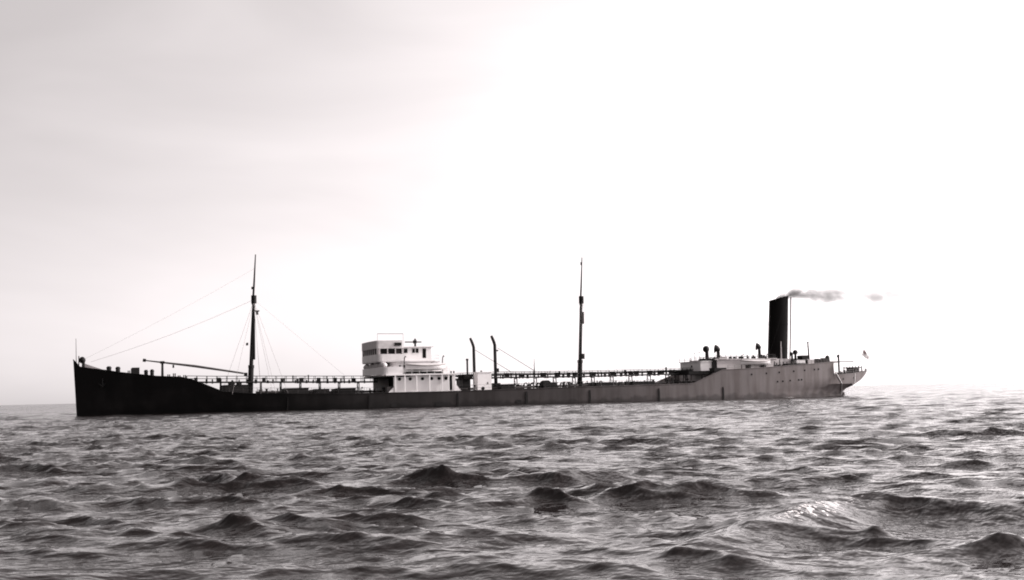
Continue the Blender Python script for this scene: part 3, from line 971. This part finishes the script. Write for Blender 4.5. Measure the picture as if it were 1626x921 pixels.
# ------------------------------------------------------------------ lifeboats (rest on chocks, things of their own)
def lifeboat(length, beam, depth, label, x, y, z):
    root = bpy.data.objects.new("lifeboat", None)
    col.objects.link(root)
    c, s_ = math.cos(YAW), math.sin(YAW)
    root.location = (ship.location.x + c * x - s_ * y, ship.location.y + s_ * x + c * y, z)
    root.rotation_euler = (0, 0, YAW)
    tag(root, label, "lifeboat", "lifeboats on the tanker's boat decks")
    n, k = 15, 7
    vs_, fs = [], []
    for i in range(n):
        u = -1 + 2 * i / (n - 1)
        w = beam / 2 * max(0.02, (1 - abs(u) ** 2.6))
        sheer = depth * (1 + .28 * u * u)
        keel = .18 * abs(u) ** 3 * depth
        for j in range(2 * k - 1):
            a = -math.pi / 2 + math.pi * j / (2 * k - 2)
            vs_.append((u * length / 2 * (1 - .0 * abs(a)), w * math.sin(a), keel + (sheer - keel) * (1 - math.cos(a) ** .8 if abs(abs(a) - math.pi / 2) > 1e-6 else 1)))
    q = 2 * k - 1
    for i in range(n - 1):
        for j in range(q - 1):
            fs.append((i * q + j, i * q + j + 1, (i + 1) * q + j + 1, (i + 1) * q + j))
    hl = MB().add(vs_, fs).build("boat_hull", M['white'], root, smooth=60)
    cov = MB()
    vs_, fs = [], []
    for i in range(n):
        u = -1 + 2 * i / (n - 1)
        w = beam / 2 * max(0.02, (1 - abs(u) ** 2.6)) + .02
        sheer = depth * (1 + .28 * u * u)
        vs_ += [(u * length / 2, -w, sheer - .1), (u * length / 2, -w, sheer + .01), (u * length / 2, 0, sheer + .26 * (1 - u * u)), (u * length / 2, w, sheer + .01), (u * length / 2, w, sheer - .1)]
    for i in range(n - 1):
        for j in range(4):
            fs.append((i * 5 + j, i * 5 + 5 + j, i * 5 + 6 + j, i * 5 + 1 + j))
    cov.add(vs_, fs)
    cov.build("boat_cover", M['canvas'], root, smooth=40)
    for sy in (-1, 1):
        MB().tube([((-1 + 2 * i / 14) * length / 2, sy * (beam / 2 * max(.02, 1 - abs(-1 + 2 * i / 14) ** 2.6) + .03), depth * (1 + .28 * (-1 + 2 * i / 14) ** 2) - .16) for i in range(15)], .045, 5).build("rubbing_strake", M['wood'], root)
    return root
lifeboat(6.3, 2.1, .85, "white covered lifeboat on chocks beside the bridge amidships", 51.5, -7.35, 5.72)
lifeboat(5.6, 1.9, .75, "small white lifeboat on the poop just ahead of the funnel", 109.3, -6.2, 5.62)

# ------------------------------------------------------------------ kingposts and white pump house aft of the bridge
def kingpost(s0, z0, ztop, r, y):
    m = MB()
    k = ztop - 1.55
    m.tube([(s0, y, z0), (s0 - .05, y, k), (s0 - .18, y, k + .5), (s0 - .42, y, ztop - .45), (s0 - .62, y, ztop)],
           [r, r * .95, r * .95, r * .9, r * .78], 10)
    return m.build("kingpost_ventilator", M['black'], ship, smooth=50)
k1 = kingpost(61.75, 2.4, 11.05, .25, 0.9)
k2 = kingpost(65.1, 2.4, 11.35, .27, 0)
MB().tube([(65.0, -.02, 8.9), (65.6, -.02, 8.9)], .14, 6).build("boom_bracket", M['black'], k2)
MB().box(64.2, 65.7, -.6, .6, 2.4, 3.6).build("kingpost_base", M['black'], k2)
MB().box(65.0, 65.6, -.3, .3, 5.4, 6.0).build("boom_heel", M['black'], k2)
MB().tube([(62.0, .9, 9.05), (67.9, 0.5, 5.4)], [.045, .055], 6).build("derrick_boom", M['rope'], k1)
MB().tube([(65.5, 0, 9.35), (71.8, 0, 5.5)], [.05, .06], 6).build("derrick_boom", M['rope'], k2)
MB().tube([(60.3, 0, 2.4), (60.3, 0, 7.4)], .16, 8).tube([(60.3, 0, 7.35), (60.3, 0, 7.65)], .22, 8).build("vent_pipe", M['black'], ship, smooth=40)
MB().tube([(71.8, 0, 4.6), (71.8, 0, 6.0), (71.8, 0, 7.5)], [.16, .07, .03], 6).build("derrick_rest", M['dark'], ship)
ph = MB().box(60.35, 62.65, -5.6, -3.4, 2.4, 5.25).build("pump_house", M['white'], ship)
MB().box(60.27, 62.73, -5.7, -3.3, 5.252, 5.36).build("pump_house_roof", M['white'], ph)
MB().tube([(61.2, -5.63, 2.75), (61.2, -5.55, 2.75)], .28, 10).build("valve_wheel", M['black'], ph)
MB().box(61.95, 62.1, -5.64, -5.55, 3.4, 3.75).build("vent_grille", M['dark'], ph)
MB().tube([(61.3, -4.5, 5.35), (61.3, -4.5, 5.6)], .16, 8).build("lamp", M['dark'], ph)
deck_block("cargo_winch", 58.9, 60.2, -2.0, 1.5, 1.9)
MB().box(59.2, 60.3, -3.0, 1.0, 4.3, 5.1).build("valve_platform", M['black'], ship)

# ------------------------------------------------------------------ poop: houses, funnel, ventilators
zp = zdeck
ph1 = MB().box(100.1, 102.2, -4.0, 4.0, 4.9, 6.45).build("poop_house", M['white'], ship)
MB().box(97.6, 103.2, -4.6, 2.5, 4.30, 4.88).build("overhang", M['black'], ph1)
for y, s in ((-4.2, 98.2), (2.2, 98.2), (-4.2, 100.2), (2.2, 100.2)):
    MB().tube([(s, y, 2.7), (s, y, 4.4)], .11, 6).build("stanchion", M['dark'], ph1)
MB().tube([(100.04, -.6, 5.75), (100.2, -.6, 5.75)], .22, 10).build("porthole", M['glass'], ph1)
MB().box(99.9, 102.35, -4.2, 4.2, 6.452, 6.58).build("roof", M['white'], ph1)
ph2 = MB().box(102.9, 113.6, -4.6, 4.6, 4.8, 6.7).build("poop_house", M['grey'], ship)
MB().box(102.4, 114.2, -4.9, 4.9, 6.702, 6.85).build("roof", M['grey'], ph2)
MB().box(102.25, 102.85, -4.4, -3.6, 4.9, 6.95).build("ladder_casing", M['black'], ph2)
MB().box(100.9, 103.1, -7.6, -5.6, 4.5, 5.3).build("deck_locker", M['black'], ship)
MB().tube([(111.3, -4.75, 4.9), (111.3, -4.75, 6.8)], .14, 6).build("downpipe", M['dark'], ph2)
MB().box(112.0, 123.0, -3.8, 3.8, 5.0, 6.55).build("engine_casing", M['grey'], ship)
# rails and clutter on the poop house roofs
m = MB()
for a, b_, y, z in ((100.0, 102.3, -4.1, 6.58), (102.5, 114.0, -4.7, 6.85), (100.0, 102.3, 4.1, 6.58), (102.5, 114.0, 4.7, 6.85)):
    st = list(np.arange(a, b_, 1.0)) + [b_]
    for dz in (.3, .6):
        m.tube([(s, y, z + dz) for s in st], .035, 4)
    for s in st:
        m.tube([(s, y, z - .02), (s, y, z + .62)], .04, 4)
m.build("railing", M['dark'], ship)['kind'] = 'stuff'
k = 0
for s, w, h in ((100.2, .5, .4), (100.7, .4, .55), (101.2, .5, .45), (101.6, .3, .5), (102.0, .5, .5), (103.6, .5, .4), (104.0, .4, .45), (104.8, .6, .4), (105.0, .3, .5), (105.4, .5, .45), (106.2, .4, .4), (107.0, .4, .5), (107.8, .6, .45), (108.8, .5, .5), (109.5, .3, .6), (110.3, .6, .5), (111.2, .6, .6), (112.1, .8, .55), (113.0, .7, .65), (113.7, .5, .6)):
    z = 6.58 if s < 102.3 else 6.85
    y = -3.0 + 1.6 * math.sin(s * 3.3)
    mm_ = MB().box(-w / 2, w / 2, -w * .4, w * .4, 0, h * .7)
    mm_.tube([(0, 0, h * .68), (0, 0, h)], w * .22, 6)
    o = mm_.build("deck_vent", M['black'], ship)
    o.location = (s, y, z)
for s, z1 in ((100.0, 8.0), (100.9, 8.15)):
    MB().tube([(s, -2, 6.5), (s, -2, z1)], .04, 5).tube([(s - .25, -2, z1), (s + .3, -2, z1)], .05, 5).build("awning_post", M['dark'], ship)
cowl(102.35, -2.0, 6.6, 8.95, .30, .40, R(-100))
cowl(104.5, -2.0, 6.7, 9.05, .29, .50, R(-40))
cowl(112.4, -2.0, 6.7, 9.3, .25, .46, R(-40))
MB().box(103.2, 104.6, -4.95, -3.4, 6.84, 7.1).build("skylight", M['grey'], ship)
# boat davits and rail on the poop
davit(107.0, -6.6, 5.1, 7.5, 1, ship, .06)
davit(111.6, -6.6, 5.1, 7.5, 1, ship, .06)
for s in (107.9, 110.7):
    MB().box(s - .15, s + .15, -6.9, -5.5, 4.98, 5.75).build("boat_chock", M['dark'], ship)
m = MB()
for side in (-1, 1):
    st = list(np.arange(103, 124.6, 1.3)) + [124.6]
    for dz in (.35, .7):
        m.tube([(s, side * (b_deck(s) - .1), zd(s) + dz) for s in st], .016, 4)
    for s in st:
        m.tube([(s, side * (b_deck(s) - .1), zd(s) - .05), (s, side * (b_deck(s) - .1), zd(s) + .72)], .02, 4)
m.build("railing", M['dark'], ship)['kind'] = 'stuff'

# funnel
fn = MB()
n = 28
def fring(s, z, a, b_, tilt=0.0):
    return [(s + a * math.cos(2 * math.pi * i / n), b_ * math.sin(2 * math.pi * i / n), z + tilt * math.cos(2 * math.pi * i / n)) for i in range(n)]
rings = [fring(117.0, 6.4, 1.85, 1.55), fring(117.0, 6.9, 1.8, 1.5), fring(117.35, 12.0, 1.77, 1.47), fring(117.68, 17.2, 1.75, 1.45, .42),
         fring(117.70, 17.45, 1.80, 1.5, .42), fring(117.70, 17.46, 1.66, 1.36, .42), fring(117.6, 15.0, 1.64, 1.34)]
vs_ = [p for r_ in rings for p in r_]
fs = [(i * n + k, i * n + (k + 1) % n, (i + 1) * n + (k + 1) % n, (i + 1) * n + k) for i in range(len(rings) - 1) for k in range(n)]
fs.append(tuple((len(rings) - 1) * n + k for k in range(n)))
funnel = fn.add(vs_, fs).build("funnel", M['funnel'], ship, smooth=40)
MB().tube([(119.15, -.55, 6.5), (119.5, -.55, 12), (119.8, -.55, 17.6)], .14, 8).build("steam_pipe", M['grey'], funnel, smooth=50)
MB().tube([(115.0, -.4, 6.5), (115.65, -.4, 16.6)], .06, 6).build("whistle_pipe", M['dark'], funnel)
MB().tube([(116.75, -1.72, 6.5), (116.85, -1.66, 9.8)], [.15, .06], 8).build("casing_pipe", M['grey'], funnel)
for z in (8.6, 12.9):
    s = 117 + (z - 6.4) * .064
    pts = [(x, y, z) for x, y, _ in fring(s, z, 1.83, 1.53)]
    MB().tube(pts + pts[:1], .03, 4, cap=False).build("funnel_band", M['funnel'], funnel)
for y in (-1, 1):
    wire(funnel, (117.3, y * 1.5, 14.5), (112.6, y * 4.8, 6.85), .012, "guy_wire", mat=M['black'])
    wire(funnel, (117.9, y * 1.5, 14.5), (122.4, y * 4.6, 5.9), .012, "guy_wire", mat=M['black'])
MB().box(115.0, 119.1, -3.2, 3.2, 6.40, 6.75).build("funnel_base", M['grey'], funnel)
m = MB()
for k, (s, h) in enumerate(((113.9, .9), (114.3, .6), (114.9, 1.2), (115.6, .8), (116.3, .7), (117.2, 1.0))):
    m = MB().tube([(s, -4.3, 5.35), (s + .1, -4.3, 5.4 + h)], .09, 6).box(s - .2, s + .2, -4.5, -4.1, 5.35, 5.7)
    m.build("deck_vent", M['black'], ship)
MB().box(115.3, 118.6, -6.6, -5.0, 5.3, 5.85).build("deck_locker", M['black'], ship)
# after houses
ah = MB().box(117.9, 119.6, -5.0, -2.5, 5.4, 6.45).build("after_house", M['white'], ship)
cowl(117.6, -4.0, 6.2, 7.75, .17, .25, R(-60))
cowl(118.25, -4.0, 6.2, 8.05, .19, .30, R(-120))
MB().box(119.1, 120.3, -4.9, -3.1, 6.55, 7.25).build("awning", M['black'], ah)
MB().tube([(119.85, -4.8, 5.5), (119.85, -4.8, 6.6)], .12, 6).build("stanchion", M['black'], ah)
MB().box(120.1, 121.3, -5.0, -2.0, 5.5, 6.5).build("after_house", M['grey'], ship)
MB().tube([(123.3, 0, 5.8), (123.15, 0, 9.6)], [.17, .12], 8).build("after_post", M['black'], ship)
MB().tube([(123.15, 0, 9.55), (123.15, 0, 9.75)], .18, 8).build("lamp", M['black'], ship)
for s, h in ((122.0, .75), (122.5, .9), (123.1, .8), (123.7, 1.0), (124.2, .9)):
    MB().box(s - .22, s + .22, -4.4, -3.4, 5.6, 5.75 + h).build("deck_vent", M['dark'], ship)
MB().box(122.0, 124.7, -3.9, -1.0, 5.7, 6.5).build("deck_locker", M['dark'], ship)
o = MB().tube([(124.85 - .0, -3.5, 5.9), (124.85, -3.5, 6.95), (124.85, -3.5, 7.2)], [.45, .38, .15], 10).build("mushroom_ventilator", M['black'], ship, smooth=40)
# open stern
MB().tube([(128.0, -2, 3.8), (128.0, -2, 7.05)], .17, 8).tube([(127.75, -2, 7.0), (128.1, -2, 7.25)], .2, 8).build("vent_pipe", M['black'], ship, smooth=40)
MB().tube([(124.5, -2, 6.12), (128.3, -2, 6.1), (131.0, -2, 6.05)], [.12, .09, .10], 6).build("stern_boom", M['black'], ship)
wire(ship, (131.0, -2, 6.05), (134.0, 0, 6.2), .02, "guy_wire")
MB().box(124.9, 126.0, -4.8, 4.8, 5.8, 5.95).build("awning_deck", M['grey'], ship)
m = MB()
m.box(131.1, 133.0, -1.5, 1.5, 4.95, 5.1)
for s in (131.15, 131.75, 132.35, 132.95):
    for y in (-1.45, 1.45):
        m.tube([(s, y, 4.0), (s, y, 5.3)], .09, 6)
m.box(131.5, 132.7, -.9, .9, 4.0, 4.95)
m.build("steering_gear_house", M['dark'], ship)
for s, w, h in ((126.3, .3, .5), (127.2, .35, .6), (128.3, .5, .75), (129.0, .35, .6), (129.9, .4, .7), (130.3, .3, .5), (134.2, .22, .55)):
    z = zdeck(s)
    mm_ = MB().tube([(s - w * .5, -.8 * b_at(s, z), z - .05), (s - w * .5, -.8 * b_at(s, z), z + h)], w * .4, 8)
    mm_.tube([(s + w * .5, -.8 * b_at(s, z), z - .05), (s + w * .5, -.8 * b_at(s, z), z + h * .85)], w * .4, 8)
    mm_.build("mooring_bitts", M['black'], ship, smooth=40)
m = MB()
for side in (-1, 1):
    st = list(np.arange(125.2, 134.3, .9)) + [134.4]
    for dz in (.35, .7):
        m.tube([(s, side * max(.05, b_deck(s) - .1), zd(s) + dz) for s in st], .012, 4)
    for s in st:
        m.tube([(s, side * max(.05, b_deck(s) - .1), zd(s) - .05), (s, side * max(.05, b_deck(s) - .1), zd(s) + .72)], .016, 4)
m.build("railing", M['grey'], ship)['kind'] = 'stuff'
fs_ = MB().tube([(133.0, 0, 4.2), (134.55, 0, 8.4)], [.06, .03], 6).build("flagstaff", M['rope'], ship)

# flag hanging aft from the staff
def flag():
    nu, nv = 14, 8
    vs_, fs = [], []
    for i in range(nu):
        for j in range(nv):
            u, v = i / (nu - 1), j / (nv - 1)
            x = 134.5 - .35 * v + u * 1.15
            z = 8.25 - v * 1.0 - u * (1.25 - .35 * v) + .08 * math.sin(u * 7 + v * 2)
            y = .18 * math.sin(u * 9 + v * 1.5) * u
            vs_.append((x, y, z))
    for i in range(nu - 1):
        for j in range(nv - 1):
            fs.append((i * nv + j, (i + 1) * nv + j, (i + 1) * nv + j + 1, i * nv + j + 1))
    me = MB().add(vs_, fs)
    o = me.build("flag", M['canvas'], None, smooth=60)
    md = o.modifiers.new("thick", 'SOLIDIFY'); md.thickness = .01
    o.data.materials.append(M['clothred'])
    for k, p in enumerate(o.data.polygons):
        i, j = divmod(k, nv - 1)
        if i < 5 and j < 4 : p.material_index = 1
    o.location = ship.location
    o.rotation_euler = ship.rotation_euler
    tag(o, "limp pale ensign with dark canton drooping from the stern flagstaff", "flag")
flag()

# ------------------------------------------------------------------ funnel smoke
def smoke():
    c, s_ = math.cos(YAW), math.sin(YAW)
    bx, by = ship.location.x + c * 117.9, ship.location.y + s_ * 117.9
    path = [(-.6, 17.3, .5), (.9, 17.9, .9), (2.6, 18.3, 1.25), (5, 18.1, 1.6), (7.5, 17.6, 1.95), (10, 17.8, 1.9), (12.5, 17.5, 1.7), (16, 17.3, 1.9), (20, 17.6, 1.8), (24, 17.2, 1.0)]
    m = MB().tube([(x, 0, z) for x, z, r_ in path], [r_ for *_, r_ in path], 16)
    mat = bpy.data.materials.new("coal_smoke")
    mat.use_nodes = True
    nt = mat.node_tree
    nt.nodes.clear()
    L = nt.links.new
    out = nt.nodes.new('ShaderNodeOutputMaterial')
    pv = nt.nodes.new('ShaderNodeVolumePrincipled')
    pv.inputs['Color'].default_value = (0.02, 0.016, 0.016, 1)
    tc = nt.nodes.new('ShaderNodeTexCoord')
    mp = nt.nodes.new('ShaderNodeMapping')
    mp.inputs['Scale'].default_value = (.55, .8, .8)
    n1 = nt.nodes.new('ShaderNodeTexNoise')
    n1.inputs['Scale'].default_value = .9
    n1.inputs['Detail'].default_value = 5
    L(tc.outputs['Object'], mp.inputs[0]); L(mp.outputs[0], n1.inputs['Vector'])
    sx = nt.nodes.new('ShaderNodeSeparateXYZ')
    L(tc.outputs['Object'], sx.inputs[0])
    # centre-line height and half width of the plume along its drift, so that it thins to nothing inside its skin
    def curve(vals, lo, hi):
        f = nt.nodes.new('ShaderNodeFloatCurve')
        cv = f.mapping.curves[0]
        xs = [p[0] for p in path]
        pts = [((x + .6) / 24.6, (v - lo) / (hi - lo)) for x, v in zip(xs, vals)]
        cv.points[0].location, cv.points[1].location = pts[0], pts[-1]
        for p in pts[1:-1]:
            cv.points.new(*p)
        f.mapping.update()
        nx = nt.nodes.new('ShaderNodeMapRange')
        nx.inputs[1].default_value, nx.inputs[2].default_value = -.6, 24.0
        L(sx.outputs[0], nx.inputs[0]); L(nx.outputs[0], f.inputs['Value'])
        mr = nt.nodes.new('ShaderNodeMapRange')
        mr.inputs[3].default_value, mr.inputs[4].default_value = lo, hi
        L(f.outputs[0], mr.inputs[0])
        return mr.outputs[0]
    def math_(op, a, b_=None, c_=None):
        q = nt.nodes.new('ShaderNodeMath'); q.operation = op
        for i, v in enumerate((a, b_, c_)):
            if v is None: continue
            if hasattr(v, 'is_output'): L(v, q.inputs[i])
            else: q.inputs[i].default_value = v
        return q.outputs[0]
    zc_ = curve([p[1] for p in path], 16, 20)
    rw = curve([p[2] for p in path], 0, 2.2)
    dz = math_('SUBTRACT', sx.outputs[2], zc_)
    d2 = math_('ADD', math_('MULTIPLY', dz, dz), math_('MULTIPLY', sx.outputs[1], sx.outputs[1]))
    rel = math_('DIVIDE', math_('SQRT', d2), rw)
    fall = nt.nodes.new('ShaderNodeMapRange'); fall.interpolation_type = 'SMOOTHSTEP'
    fall.inputs[1].default_value, fall.inputs[2].default_value = .98, .15
    L(rel, fall.inputs[0])
    nz = nt.nodes.new('ShaderNodeMapRange'); nz.interpolation_type = 'SMOOTHSTEP'
    nz.inputs[1].default_value, nz.inputs[2].default_value = .27, .60
    L(n1.outputs['Fac'], nz.inputs[0])
    dens = curve([4.2, 3.0, 1.6, .9, .70, .62, .30, .45, .38, 0.0], 0, 5)
    L(math_('MULTIPLY', math_('MULTIPLY', fall.outputs[0], nz.outputs[0]), dens), pv.inputs['Density'])
    L(pv.outputs[0], out.inputs['Volume'])
    o = m.build("smoke", mat, None, smooth=60)
    o.location = (bx, by, 0)
    tag(o, "thin grey coal smoke drifting aft from the top of the black funnel", "smoke", kind='stuff')
smoke()
